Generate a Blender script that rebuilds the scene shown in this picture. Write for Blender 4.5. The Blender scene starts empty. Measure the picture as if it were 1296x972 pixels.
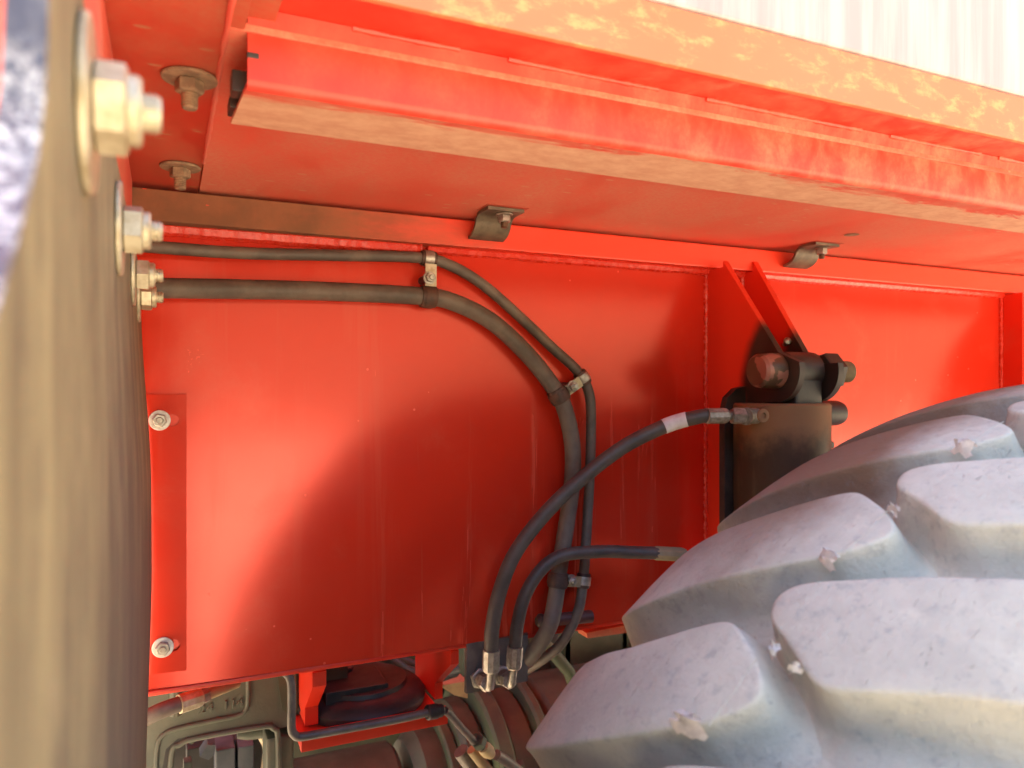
import bpy, bmesh, math, random
from mathutils import Vector, Matrix, noise
from mathutils.geometry import delaunay_2d_cdt
R_ = math.radians
sc = bpy.context.scene
COL = sc.collection
random.seed(7)

# ------------------------------------------------------------------ camera, sky, sun, exposure
F, CX, CY, TH = 955.0, 648.0, 492.0, R_(24.74)
ST, CT = math.sin(TH), math.cos(TH)
cam_d = bpy.data.cameras.new('camera'); cam = bpy.data.objects.new('camera', cam_d); COL.objects.link(cam)
cam.location = (0, 0, 0); cam.rotation_euler = (R_(90), 0, -TH)
cam_d.sensor_width = 36; cam_d.lens = F / 1296 * 36; cam_d.shift_y = 6 / 1296
cam_d.clip_start = 0.01; cam_d.clip_end = 2000
cam_d.dof.use_dof = True; cam_d.dof.focus_distance = 0.90; cam_d.dof.aperture_fstop = 7.5
sc.camera = cam

SUN = Vector((-0.45, 0.22, 0.87)).normalized()
w = bpy.data.worlds.new('World'); sc.world = w; w.use_nodes = True
wn = w.node_tree; wn.nodes.clear()
sky = wn.nodes.new('ShaderNodeTexSky'); sky.sky_type = 'NISHITA'; sky.sun_disc = False
sky.sun_elevation = math.asin(SUN.z); sky.sun_rotation = math.atan2(SUN.x, SUN.y)
sky.air_density = 1.0; sky.dust_density = 1.3; sky.ozone_density = 0.8
bg = wn.nodes.new('ShaderNodeBackground'); bg.inputs[1].default_value = 0.08
wo = wn.nodes.new('ShaderNodeOutputWorld')
wn.links.new(sky.outputs[0], bg.inputs[0]); wn.links.new(bg.outputs[0], wo.inputs[0])
sd = bpy.data.lights.new('sun', 'SUN'); sd.energy = 5.0; sd.angle = R_(0.5); sd.color = (1, .93, .82)
so = bpy.data.objects.new('sun', sd); COL.objects.link(so)
so.rotation_euler = (-SUN).to_track_quat('-Z', 'Y').to_euler(); so.location = SUN * 20
vs = sc.view_settings; vs.view_transform = 'Standard'; vs.look = 'None'; vs.gamma = 1; vs.use_curve_mapping = False
vs.exposure = 3.35
sc.cycles.max_bounces = 10; sc.cycles.diffuse_bounces = 6; sc.cycles.glossy_bounces = 4
sc.cycles.use_denoising = True; sc.cycles.caustics_reflective = False; sc.cycles.caustics_refractive = False
sc.cycles.sample_clamp_indirect = 8

# ------------------------------------------------------------------ helpers
def at(px, py, y=None, z=None, x=None):
    """the point of the place on a plane y=, z= or x= that the photograph's pixel looks at"""
    r = (px - CX) / F; v = -(py - CY) / F
    d = Vector((ST + r * CT, CT - r * ST, v))
    t = y / d.y if y is not None else (z / d.z if z is not None else x / d.x)
    return d * t

def tag(o, label=None, cat=None, group=None, kind=None):
    if label: o['label'] = label
    if cat: o['category'] = cat
    if group: o['group'] = group
    if kind: o['kind'] = kind
    return o

def thing(name, label, cat, loc=(0, 0, 0), group=None, rot=None):
    o = bpy.data.objects.new(name, None); COL.objects.link(o)
    o.empty_display_size = .05
    o.location = loc
    if rot is not None: o.rotation_euler = rot
    return tag(o, label, cat, group)

def finish(bm, name, mat, smooth=35):
    bmesh.ops.recalc_face_normals(bm, faces=bm.faces)
    me = bpy.data.meshes.new(name); bm.to_mesh(me); bm.free()
    me.materials.append(mat)
    if smooth:
        me.polygons.foreach_set('use_smooth', [True] * len(me.polygons))
        me.set_sharp_from_angle(angle=R_(smooth))
    return me

def obj(name, bm, mat, parent=None, smooth=35, local=False):
    """one mesh; built in world coordinates unless local, then hung under its parent"""
    if parent is not None and not local:
        bmesh.ops.translate(bm, verts=bm.verts, vec=-root_loc(parent))
    o = bpy.data.objects.new(name, finish(bm, name, mat, smooth)); COL.objects.link(o)
    if smooth and smooth < 60:
        md = o.modifiers.new('face_weighted_normals', 'WEIGHTED_NORMAL'); md.keep_sharp = True; md.weight = 90
    if parent is not None: o.parent = parent
    return o

def root_loc(p):
    v = Vector((0, 0, 0))
    while p is not None:
        v += Vector(p.location); p = p.parent
    return v

def copy_tree(o, parent=None):
    c = o.copy(); COL.objects.link(c); c.parent = parent
    for ch in list(o.children): copy_tree(ch, c)
    return c

def new(): return bmesh.new()

def box(bm, a, b, bev=.0, seg=2):
    a, b = Vector(a), Vector(b)
    lo = Vector([min(a[i], b[i]) for i in range(3)]); hi = Vector([max(a[i], b[i]) for i in range(3)])
    r = bmesh.ops.create_cube(bm, size=1)['verts']
    for v in r:
        v.co = Vector([lo[i] + (v.co[i] + .5) * (hi[i] - lo[i]) for i in range(3)])
    if bev:
        es = list({e for v in r for e in v.link_edges})
        bmesh.ops.bevel(bm, geom=es, offset=bev, segments=seg, affect='EDGES', profile=.5)
    return bm

def extrude_poly(bm, pts, vec, bev=0, seg=2):
    """a planar polygon (3D points) given the thickness vec"""
    vec = Vector(vec)
    vs = [bm.verts.new(p) for p in pts]; ve = [bm.verts.new(Vector(p) + vec) for p in pts]
    n = len(pts)
    bm.faces.new(vs); bm.faces.new(ve[::-1])
    for i in range(n): bm.faces.new((vs[i], ve[i], ve[(i + 1) % n], vs[(i + 1) % n]))
    if bev:
        es = {e for v in vs + ve for e in v.link_edges}
        es = [e for e in es if len(e.link_faces) == 2 and e.calc_face_angle(0) > .5]
        bmesh.ops.bevel(bm, geom=es, offset=bev, segments=seg, affect='EDGES', profile=.5)
    return bm

def catmull(pts, n=10):
    pts = [Vector(p) for p in pts]
    out = []
    for i in range(len(pts) - 1):
        p0 = pts[max(i - 1, 0)]; p1 = pts[i]; p2 = pts[i + 1]; p3 = pts[min(i + 2, len(pts) - 1)]
        if i == 0: p0 = p1 * 2 - p2
        if i == len(pts) - 2: p3 = p2 * 2 - p1
        for k in range(n):
            t = k / n
            out.append(.5 * ((2 * p1) + (p2 - p0) * t + (2 * p0 - 5 * p1 + 4 * p2 - p3) * t * t + (3 * p1 - p0 - 3 * p2 + p3) * t ** 3))
    out.append(pts[-1]); return out

def sweep(bm, path, rad, seg=14, caps=True, wob=0):
    """a tube along path; rad a number or one per point"""
    n = len(path)
    tang = [(path[min(i + 1, n - 1)] - path[max(i - 1, 0)]).normalized() for i in range(n)]
    t = tang[0]
    a = Vector((0, 0, 1)) if abs(t.z) < .9 else Vector((1, 0, 0))
    nrm = (a - t * a.dot(t)).normalized()
    rings = []
    for i in range(n):
        t = tang[i]; nrm = (nrm - t * nrm.dot(t)).normalized(); b = t.cross(nrm)
        r = rad[i] if hasattr(rad, '__len__') else rad
        if wob: r = r * (1 + wob * noise.noise(path[i] * 90) + wob * .6 * noise.noise(path[i] * 300))
        rings.append([bm.verts.new(path[i] + (nrm * math.cos(2 * math.pi * k / seg) + b * math.sin(2 * math.pi * k / seg)) * r) for k in range(seg)])
    for i in range(n - 1):
        for k in range(seg):
            bm.faces.new((rings[i][k], rings[i][(k + 1) % seg], rings[i + 1][(k + 1) % seg], rings[i + 1][k]))
    if caps:
        bm.faces.new(rings[0][::-1]); bm.faces.new(rings[-1])
    return bm

def lathe(bm, prof, origin, axis, seg=24):
    """prof: (distance along axis, radius)"""
    origin = Vector(origin); axis = Vector(axis).normalized()
    a = Vector((0, 0, 1)) if abs(axis.z) < .9 else Vector((1, 0, 0))
    u = (a - axis * a.dot(axis)).normalized(); v = axis.cross(u)
    rings = []
    for d, r in prof:
        if r < 1e-6: rings.append([bm.verts.new(origin + axis * d)]); continue
        rings.append([bm.verts.new(origin + axis * d + (u * math.cos(2 * math.pi * k / seg) + v * math.sin(2 * math.pi * k / seg)) * r) for k in range(seg)])
    for A, B in zip(rings, rings[1:]):
        for k in range(seg):
            k2 = (k + 1) % seg
            if len(A) == 1 and len(B) == 1: continue
            if len(A) == 1: bm.faces.new((A[0], B[k2], B[k]))
            elif len(B) == 1: bm.faces.new((A[k], A[k2], B[0]))
            else: bm.faces.new((A[k], A[k2], B[k2], B[k]))
    if len(rings[0]) > 1: bm.faces.new(rings[0][::-1])
    if len(rings[-1]) > 1: bm.faces.new(rings[-1])
    return bm

def hexnut(bm, origin, axis, af, h, rot=0., cham=.12):
    """a hexagonal nut: width across flats af, height h along axis, chamfered corners"""
    origin = Vector(origin); axis = Vector(axis).normalized()
    a = Vector((0, 0, 1)) if abs(axis.z) < .9 else Vector((1, 0, 0))
    u = (a - axis * a.dot(axis)).normalized(); v = axis.cross(u)
    R = af / math.sqrt(3)
    def ring(d, f, n=6, r=None):
        return [bm.verts.new(origin + axis * d + (u * math.cos(rot + 2 * math.pi * k / 6) + v * math.sin(rot + 2 * math.pi * k / 6)) * R * f) for k in range(6)]
    rs = [ring(0, .9), ring(h * cham, 1), ring(h * (1 - cham), 1), ring(h, .87)]
    for A, B in zip(rs, rs[1:]):
        for k in range(6): bm.faces.new((A[k], A[(k + 1) % 6], B[(k + 1) % 6], B[k]))
    bm.faces.new(rs[0][::-1]); bm.faces.new(rs[-1])
    return bm

def thread(length, r, pitch=.0022, start=0.):
    """lathe profile that reads as a threaded stud"""
    p = [(start, r * .98)]; d = start
    while d < start + length - pitch:
        p += [(d + pitch * .15, r), (d + pitch * .45, r), (d + pitch * .62, r * .9), (d + pitch * .9, r * .9)]; d += pitch
    p += [(start + length - .0012, r * .95), (start + length, r * .8), (start + length, 0)]
    return p

def washer(bm, origin, axis, ro, ri, t, seg=36):
    e = min(t * .3, .001)
    return lathe(bm, [(0, ri), (0, ro - e), (e, ro), (t - e, ro), (t, ro - e), (t, ri), (0, ri)], origin, axis, seg)

# ------------------------------------------------------------------ materials
class N:
    """small node-tree writer; textures are read in world position (metres)"""
    def __init__(s, name):
        s.m = bpy.data.materials.new(name); s.m.use_nodes = True
        s.t = s.m.node_tree; s.t.nodes.clear()
        s.out = s.n('ShaderNodeOutputMaterial'); s.b = s.n('ShaderNodeBsdfPrincipled')
        s.l(s.b.outputs[0], s.out.inputs[0])
        s.pos = s.n('ShaderNodeNewGeometry').outputs['Position']
    def n(s, k): return s.t.nodes.new(k)
    def l(s, a, b): s.t.links.new(a, b)
    def put(s, sock, v):
        if hasattr(v, 'links') or hasattr(v, 'is_output'): s.l(v, sock)
        elif isinstance(v, tuple): sock.default_value = (*v, 1) if len(v) == 3 and len(sock.default_value) == 4 else v
        else: sock.default_value = v
    def noise(s, scale=(10, 10, 10), detail=6, rough=.6, off=0., dist=0.):
        mp = s.n('ShaderNodeMapping'); s.l(s.pos, mp.inputs[0])
        mp.inputs['Scale'].default_value = scale if isinstance(scale, tuple) else (scale,) * 3
        mp.inputs['Location'].default_value = (off, off * 1.7, off * .6)
        t = s.n('ShaderNodeTexNoise'); t.inputs['Scale'].default_value = 1; t.inputs['Detail'].default_value = detail
        t.inputs['Roughness'].default_value = rough; t.inputs['Distortion'].default_value = dist
        s.l(mp.outputs[0], t.inputs['Vector']); return t.outputs[0]
    def voro(s, scale, off=0., feat='F1'):
        mp = s.n('ShaderNodeMapping'); s.l(s.pos, mp.inputs[0])
        mp.inputs['Scale'].default_value = scale if isinstance(scale, tuple) else (scale,) * 3
        mp.inputs['Location'].default_value = (off, off, off)
        t = s.n('ShaderNodeTexVoronoi'); t.feature = feat; t.inputs['Scale'].default_value = 1
        s.l(mp.outputs[0], t.inputs['Vector']); return t.outputs[0]
    def ramp(s, v, lo, hi, a=0., b=1.):
        r = s.n('ShaderNodeMapRange'); s.put(r.inputs[0], v)
        r.inputs[1].default_value = lo; r.inputs[2].default_value = hi; r.inputs[3].default_value = a; r.inputs[4].default_value = b
        r.interpolation_type = 'SMOOTHSTEP'; return r.outputs[0]
    def math(s, op, a, b=0.):
        m = s.n('ShaderNodeMath'); m.operation = op; m.use_clamp = op in ('ADD',) and False
        s.put(m.inputs[0], a); s.put(m.inputs[1], b); return m.outputs[0]
    def axis(s, i):
        x = s.n('ShaderNodeSeparateXYZ'); s.l(s.pos, x.inputs[0]); return x.outputs[i]
    def mix(s, f, a, b):
        m = s.n('ShaderNodeMix'); m.data_type = 'RGBA'; s.put(m.inputs[0], f); s.put(m.inputs[6], a); s.put(m.inputs[7], b)
        return m.outputs[2]
    def mixf(s, f, a, b):
        m = s.n('ShaderNodeMix'); m.data_type = 'FLOAT'; s.put(m.inputs[0], f); s.put(m.inputs[2], a); s.put(m.inputs[3], b)
        return m.outputs[0]
    def bump(s, h, strength=.3, dist=.002):
        b = s.n('ShaderNodeBump'); b.inputs['Strength'].default_value = strength; b.inputs['Distance'].default_value = dist
        s.l(h, b.inputs['Height']); s.l(b.outputs[0], s.b.inputs['Normal']); return b
    def done(s, col, rough=.5, metal=0., spec=.5, coat=0.):
        s.put(s.b.inputs['Base Color'], col); s.put(s.b.inputs['Roughness'], rough); s.put(s.b.inputs['Metallic'], metal)
        s.put(s.b.inputs['Specular IOR Level'], spec)
        if coat: s.b.inputs['Coat Weight'].default_value = coat; s.b.inputs['Coat Roughness'].default_value = .12
        return s.m

RED = (.74, .037, .014)
DUST = (.47, .27, .15)
def red_paint(name, base=RED, dust=.15, dlo=.5, dhi=.75, dscale=(8, 8, 8), rough=.26, streak=False, speck=False, dustcol=DUST, coat=0., spec=.5, flake=0., xgrad=False):
    n = N(name)
    fade = n.ramp(n.noise(3.3, 4, .55, 4), .35, .7)
    c = n.mix(fade, base, tuple(min(1, v * k) for v, k in zip(base, (.93, .9, .85))))
    d = n.math('MULTIPLY', n.ramp(n.noise(dscale, 8, .65, 1.3, .3), dlo, dhi), dust)
    fine = n.noise(240, 3, .6, 2)
    d = n.math('MULTIPLY', d, n.ramp(fine, .25, .7, .6, 1.1))
    if xgrad: d = n.math('MULTIPLY', d, n.ramp(n.axis(0), .05, .75, .22, 1.1))
    if streak:
        drip = n.noise((26, 24, 1.3), 5, .68, 7.3, .5)
        s1 = n.ramp(drip, .52, .68)
        s2 = n.math('MULTIPLY', n.ramp(n.axis(0), .22, .34), n.ramp(n.axis(0), .78, .62))
        s2 = n.math('MULTIPLY', s2, n.ramp(n.axis(2), .02, -.12))
        s2 = n.math('ADD', n.math('MULTIPLY', s2, .20), n.math('MULTIPLY', n.ramp(n.noise((5, 5, 3.2), 3, .5, 8.6), .42, .58), .06))
        s1 = n.math('MULTIPLY', s1, s2)
        dots = n.math('MULTIPLY', n.ramp(n.voro((30, 30, 30), 2.2), .040, .065, .16, 0), n.ramp(n.noise(5, 3, .5, 16), .5, .6))
        s1 = n.math('MAXIMUM', s1, dots)
        film_or_shade = n.math('MULTIPLY', n.ramp(n.noise((2.4, 2.4, 4), 7, .7, 14), .42, .75), .035)
        s1 = n.math('MAXIMUM', s1, film_or_shade)
        d = n.math('MAXIMUM', d, s1)
    if speck:
        sp = n.ramp(n.voro((24, 60, 42), .4), .12, .17, 1, 0)
        sp = n.math('MULTIPLY', sp, n.ramp(n.noise(6, 3, .5, 6), .46, .54))
        d = n.math('MAXIMUM', d, n.math('MULTIPLY', sp, .8))
    c = n.mix(d, c, dustcol)
    h = n.math('ADD', n.math('MULTIPLY', n.noise(95, 3, .5, 3), .6), n.math('MULTIPLY', n.noise(14, 3, .5, 7), 1.2))
    n.bump(h, .05, .0016)
    return n.done(c, n.mixf(n.math('MINIMUM', n.math('MULTIPLY', d, 1.6), 1.), n.mixf(fade, rough, rough + .06), .75), n.mixf(d, flake, 0.) if flake else 0, spec, coat)

M = {}
M['web'] = red_paint('glossy_red_paint', dust=.10, streak=True, rough=.17, spec=.55, coat=.12, flake=.27)
M['red'] = red_paint('red_paint', dust=.2, rough=.3)
M['deck'] = red_paint('dusty_red_paint', dust=.62, dlo=.16, dhi=.68, dscale=(5, 2.6, 5), rough=.42, speck=True, dustcol=(.68, .32, .20))
M['deck2'] = red_paint('lightly_dusty_red_paint', base=(.52, .032, .012), dust=.6, dlo=.30, dhi=.72, dscale=(7, 5, 7), rough=.5, speck=True, dustcol=(.44, .20, .10))
M['channel'] = red_paint('chalky_red_paint', base=(.66, .034, .015), dust=.55, dlo=.34, dhi=.72, dscale=(26, 26, 16), xgrad=True, rough=.42)
M['panel'] = red_paint('chalky_pink_red_paint', base=(.74, .10, .07), dust=.5, dlo=.3, dhi=.7, rough=.45, dustcol=(.62, .30, .2))
def lip():
    n = N('mud_caked_red_paint')
    g = n.noise((5, 14, 9), 9, .68, 2.2, .5)
    gr = n.math('ADD', g, n.math('MULTIPLY', n.ramp(n.axis(1), .534, .60, -.10, .2), 1.0))
    fx = n.ramp(n.axis(0), .45, 1.1, .10, -.03)
    m = n.ramp(n.math('ADD', gr, fx), .45, .56)
    thin = n.math('MULTIPLY', n.ramp(n.noise(18, 6, .6, 9), .3, .7), .55)
    m = n.math('MAXIMUM', m, thin)
    mud = n.mix(n.ramp(n.noise((40, 60, 40), 5, .7, 3), .3, .7), (.70, .46, .29), (.58, .34, .21))
    n.bump(n.math('ADD', n.math('MULTIPLY', m, .8), n.math('MULTIPLY', n.noise((60, 160, 60), 5, .7), .5)), .5, .0016)
    return n.done(n.mix(n.math('MULTIPLY', m, .80), (.66, .045, .022), mud), .75)
M['lip'] = lip()
def flange_mat():
    n = N('grimy_red_flange')
    left = n.ramp(n.axis(0), .02, .62, .70, .02)
    g = n.noise((9, 9, 26), 7, .65, 3)
    m = n.ramp(n.math('ADD', n.math('MULTIPLY', g, .62), left), .42, .95)
    chip = n.ramp(n.noise((30, 30, 50), 4, .6, 11), .70, .73)
    m = n.math('MULTIPLY', m, n.math('SUBTRACT', 1., chip))
    grime = n.mix(n.ramp(n.noise(14, 5, .6, 8), .4, .65), (.20, .10, .044), (.12, .08, .036))
    n.bump(n.noise(160, 4, .6), .15, .001)
    return n.done(n.mix(n.math('MULTIPLY', m, .9), (.84, .055, .022), grime), n.mixf(m, .35, .85))
M['flange'] = flange_mat()
def oily_lug():
    n = N('oil_stained_red_steel')
    dy = n.math('SUBTRACT', n.axis(1), .822); dz = n.math('MULTIPLY', n.math('SUBTRACT', n.axis(2), .01), .8)
    e = n.math('SQRT', n.math('ADD', n.math('MULTIPLY', dy, dy), n.math('MULTIPLY', dz, dz)))
    e = n.math('ADD', e, n.math('MULTIPLY', n.math('SUBTRACT', n.noise(9, 4, .6, 2), .5), .02))
    m = n.ramp(e, .103, .080)
    grime = n.mix(n.noise(20, 4, .6, 3), (.024, .012, .009), (.05, .026, .017))
    return n.done(n.mix(m, RED, grime), n.mixf(m, .3, .55))
M['lug'] = oily_lug()
def simple(name, a, b, sc_, rough=.5, metal=0., bump=.1, lo=.35, hi=.65, bs=200, spec=.5):
    n = N(name)
    c = n.mix(n.ramp(n.noise(sc_, 7, .62, 1.1), lo, hi), a, b)
    if bump: n.bump(n.noise(bs, 5, .6, 4), bump, .001)
    r = n.mixf(n.noise(sc_ * 2 if not isinstance(sc_, tuple) else sc_, 4, .5, 9), rough - .08, rough + .12)
    return n.done(c, r, metal, spec)
M['weld'] = simple('painted_weld', (.72, .055, .03), (.66, .035, .018), 60, .25, bump=.5, bs=260)
M['hose'] = simple('dusty_rubber_hose', (.090, .068, .055), (.155, .118, .092), (24, 24, 24), .55, bump=.25, bs=420)
M['hose_dark'] = simple('dark_rubber_hose', (.062, .048, .04), (.105, .080, .064), (24, 24, 24), .5, bump=.2, bs=420)
M['tag'] = simple('white_sleeve', (.75, .68, .64), (.6, .52, .48), 60, .5, bump=0)
M['zinc'] = simple('dull_zinc_steel', (.52, .48, .42), (.34, .30, .25), 130, .42, .75, .1)
M['zinc_dirty'] = simple('dirty_zinc_steel', (.36, .31, .25), (.2, .15, .11), 90, .5, .55, .15)
M['yellow_zinc'] = simple('yellow_zinc_steel', (.62, .55, .40), (.42, .34, .22), 70, .42, .6, .12)
M['dusty_bolt'] = simple('mud_coated_steel', (.36, .24, .14), (.22, .14, .085), 90, .75, .1, .3)
M['white_zinc'] = simple('pale_washer_steel', (.78, .74, .68), (.60, .55, .50), 160, .45, .2, .1)
M['dark_steel'] = simple('dark_oily_steel', (.024, .014, .0105), (.045, .027, .019), 30, .48, .0, .1)
M['clamp_rubber'] = simple('brown_clamp_cushion', (.10, .045, .028), (.055, .03, .022), 80, .6)
M['clip'] = simple('grimy_steel_clip', (.11, .085, .06), (.20, .15, .10), 45, .5, .35, .15)
M['plate'] = simple('slate_grey_plate', (.12, .105, .10), (.18, .155, .14), 40, .5, .2, .1)
M['casting'] = simple('grey_casting_paint', (.058, .064, .046), (.082, .088, .062), 14, .55, 0, .35, bs=150)
M['olive'] = simple('dusty_olive_steel', (.082, .105, .048), (.048, .062, .034), 12, .65, 0, .25, bs=90)
M['dark_cast'] = simple('dark_olive_casting', (.038, .05, .028), (.065, .08, .045), 16, .6, 0, .25, bs=90)
M['black'] = simple('black_rubber', (.018, .017, .017), (.035, .031, .029), 30, .5, 0, .1)
M['blue_grey'] = simple('blue_grey_plastic', (.055, .062, .075), (.085, .09, .10), 30, .5, 0, .05)
M['pipe'] = simple('grey_painted_pipe', (.10, .088, .078), (.15, .13, .11), 50, .42, .1, .05)
M['white'] = simple('white_paint', (.46, .38, .36), (.36, .28, .27), (60, 50, 3), .45, 0, .05)
M['tan_strut'] = simple('dusty_tan_strut', (.36, .28, .15), (.24, .18, .10), 22, .7, 0, .2)
M['edge_orange'] = red_paint('painted_glare_red_edge', base=(.68, .165, .07), dust=.42, dlo=.48, dhi=.68, dscale=(40, 40, 90), rough=.5, dustcol=(.76, .48, .18))  # orange base paints in the glare on the overlit red; flecks are dust
def rod_mat():
    n = N('scuffed_rod')
    c = n.mix(n.ramp(n.noise((30, 30, 30), 5, .6), .45, .6), (.09, .03, .026), (.17, .07, .055))
    return n.done(c, .5)
M['rod'] = rod_mat()
def cyl_mat():
    n = N('oily_cylinder_skin')
    m = n.ramp(n.math('ADD', n.axis(2), n.math('MULTIPLY', n.math('SUBTRACT', n.noise(14, 5, .6, 2), .5), .12)), -.10, -.045)
    c = n.mix(m, (.05, .025, .014), (.22, .105, .048))
    c = n.mix(n.ramp(n.noise((60, 60, 12), 5, .6, 5), .55, .8, 0, .3), c, (.17, .10, .055))
    return n.done(c, n.mixf(m, .5, .7), 0, .18)
M['cylinder'] = cyl_mat()
def pin_mat():
    n = N('worn_pin_head')
    c = n.mix(n.ramp(n.noise(34, 3, .5, 3.3), .46, .50), (.36, .15, .10), (.12, .065, .035))
    return n.done(c, .45, .2)
M['pin'] = pin_mat()
def tyre_mat():
    n = N('dusty_tyre_rubber')
    a = n.ramp(n.noise(16, 8, .65, 2), .32, .68)
    c = n.mix(a, (.52, .51, .435), (.43, .415, .36))
    c = n.mix(n.ramp(n.noise((70, 70, 70), 6, .7, 5), .52, .68, 0, .5), c, (.28, .285, .28))
    c = n.mix(n.ramp(n.noise((36, 36, 36), 8, .75, 8), .56, .72, 0, .6), c, (.58, .56, .47))
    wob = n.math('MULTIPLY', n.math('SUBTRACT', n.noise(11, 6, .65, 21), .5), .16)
    film_or_shade = n.math('MULTIPLY', n.ramp(n.math('ADD', n.axis(1), n.math('MULTIPLY', wob, .5)), .345, .425), n.ramp(n.math('ADD', n.axis(2), n.math('MULTIPLY', wob, .4)), -.19, -.06, .10, .95))  # shade and red bounce on the upper inner lugs, painted in as brown
    c = n.mix(film_or_shade, c, (.165, .085, .05))
    sp = n.ramp(n.noise(95, 5, .7, 31), .58, .72, 0, .40)
    c = n.mix(n.math('MULTIPLY', sp, n.ramp(n.noise(13, 5, .6, 17), .40, .60)), c, (.20, .20, .23))
    sc1 = n.ramp(n.noise((26, 120, 60), 6, .75, 11, 1.2), .655, .69, 0, .55)
    c = n.mix(sc1, c, (.10, .095, .10))
    h = n.math('ADD', n.math('MULTIPLY', n.noise(170, 7, .72, 6), .9), n.math('MULTIPLY', n.noise(48, 5, .6, 3), .35))
    h = n.math('SUBTRACT', h, n.math('MULTIPLY', sc1, 1.1))
    cut = n.ramp(n.noise((30, 260, 120), 7, .75, 41, 2.0), .62, .66)
    h = n.math('SUBTRACT', h, n.math('MULTIPLY', cut, .6))
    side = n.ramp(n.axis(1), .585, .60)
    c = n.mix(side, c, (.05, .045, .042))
    n.bump(h, .75, .0022)
    return n.done(c, .8, 0, .12)
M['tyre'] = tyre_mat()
M['flash'] = simple('pale_rubber_flash', (.85, .80, .74), (.68, .64, .60), 200, .7, 0, .3)
def flap_mat():
    n = N('dusty_flap_rubber')
    a = n.math('ADD', n.math('MULTIPLY', n.noise((30, 26, 2.4), 6, .7, 2), .6), n.math('MULTIPLY', n.noise((20, 6, 5), 5, .6, 12), .4))
    c = n.mix(n.ramp(a, .35, .68), (.115, .094, .060), (.33, .28, .158))
    c = n.mix(n.ramp(n.noise((60, 30, 30), 6, .7, 7), .6, .75, 0, .5), c, (.42, .34, .24))
    c = n.mix(n.ramp(n.noise((55, 55, 22), 8, .75, 27), .46, .66, 0, .55), c, (.10, .082, .06))
    c = n.mix(n.ramp(n.noise(420, 3, .7, 19), .66, .74, 0, .6), c, (.50, .42, .32))
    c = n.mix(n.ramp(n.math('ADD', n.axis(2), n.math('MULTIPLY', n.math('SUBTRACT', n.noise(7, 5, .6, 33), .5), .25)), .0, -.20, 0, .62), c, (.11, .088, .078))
    n.bump(n.math('ADD', n.noise((200, 120, 90), 6, .7, 2), n.math('MULTIPLY', n.noise((40, 30, 8), 5, .6), .8)), .6, .0018)
    return n.done(c, .62, 0, .4)
M['flap'] = flap_mat()
def cut_edge():
    n = N('rough_cut_rubber_edge')
    sp = n.ramp(n.noise((420, 420, 300), 5, .8, 2), .45, .54)
    big = n.ramp(n.noise((90, 90, 70), 4, .6, 6), .35, .60)
    sp = n.math('MULTIPLY', n.math('MULTIPLY', sp, big), n.ramp(n.axis(2), .085, .055, .10, 1))
    c = n.mix(sp, (.05, .052, .085), (.85, .82, .80))  # white specks and navy base paint sky glints onto the cut edge
    n.bump(n.noise(220, 6, .75, 2), .8, .002)
    return n.done(c, .45)
M['cut'] = cut_edge()
def ground_mat():
    n = N('dry_gravel_ground')
    c = n.mix(n.ramp(n.noise(1.1, 8, .65, 2), .35, .65), (.58, .47, .33), (.48, .39, .27))
    c = n.mix(n.ramp(n.voro(28), .1, .5, 0, .4), c, (.40, .33, .23))
    n.bump(n.noise(22, 8, .7), .5, .02)
    return n.done(c, .9)
M['ground'] = ground_mat()

# ------------------------------------------------------------------ ground
GZ = -1.492
bm = new()
G = 900
box(bm, (-G, -G, GZ - .5), (G, G, GZ))
tag(obj('ground', bm, M['ground'], None, 0), 'dry tan gravel ground far below the chassis', kind='structure')

bm = new()
# unseen rise added to block the bright horizon sky in the web's reflection
ring = []
NH = 180
for rr, hh in ((22, -.2), (25, 6.5), (30, 10.5), (50, 15), (120, 20)):
    row = []
    for k in range(NH):
        a = 2 * math.pi * k / NH
        row.append(bm.verts.new((rr * math.sin(a), rr * math.cos(a), GZ + hh * (1 + .35 * noise.noise(Vector((math.cos(a) * 7, math.sin(a) * 7, rr)))))))
    ring.append(row)
for A, B in zip(ring, ring[1:]):
    for k in range(NH): bm.faces.new((A[k], A[(k + 1) % NH], B[(k + 1) % NH], B[k]))
M['sky_block'] = simple('green_sky_block', (.05, .065, .03), (.085, .08, .045), .8, .9, 0, 0)
tag(obj('sky_block_rise', bm, M['sky_block'], None, 60), 'unseen green rise added to block the bright horizon sky', kind='structure')

# ------------------------------------------------------------------ chassis frame: web, flange, ribs, lugs, welds
D = 1.0           # the web's face
ZD = .238         # deck underside
WB = -.3625       # web bottom
X0, X1 = -.45, 2.6
fr = thing('chassis_frame', 'bright red painted steel chassis side frame behind the tyre', 'vehicle frame', (0.6, D, WB))
def bow(x):
    # the web is pulled back a few millimetres towards its left end
    x = min(x, .4)
    return .0425 * (.4 - x) ** 2 if x > -.02 else .0425 * .42 ** 2 + .0357 * (-.02 - x)
bm = new()
xs_ = [X0 + (.42 - X0) * k / 40 for k in range(40)] + [.42, 1.0, 1.6, X1]
rows = [[bm.verts.new((x, D + bow(x) + dy, z)) for dy, z in ((0, WB), (0, ZD - .004), (.014, ZD - .004), (.014, WB))] for x in xs_]
for A, B in zip(rows, rows[1:]):
    for k in range(4): bm.faces.new((A[k], A[(k + 1) % 4], B[(k + 1) % 4], B[k]))
bm.faces.new(rows[0][::-1]); bm.faces.new(rows[-1])
obj('web_plate', bm, M['web'], fr)
obj('bottom_strip', box(new(), (X0, D + .003, WB - .007), (X1, D + .10, WB - .0005), .002), M['red'], fr)
FY = .974
obj('top_flange', box(new(), (X0, FY, .196), (X1, D + .03, ZD - .0045), .0025), M['flange'], fr)
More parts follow.
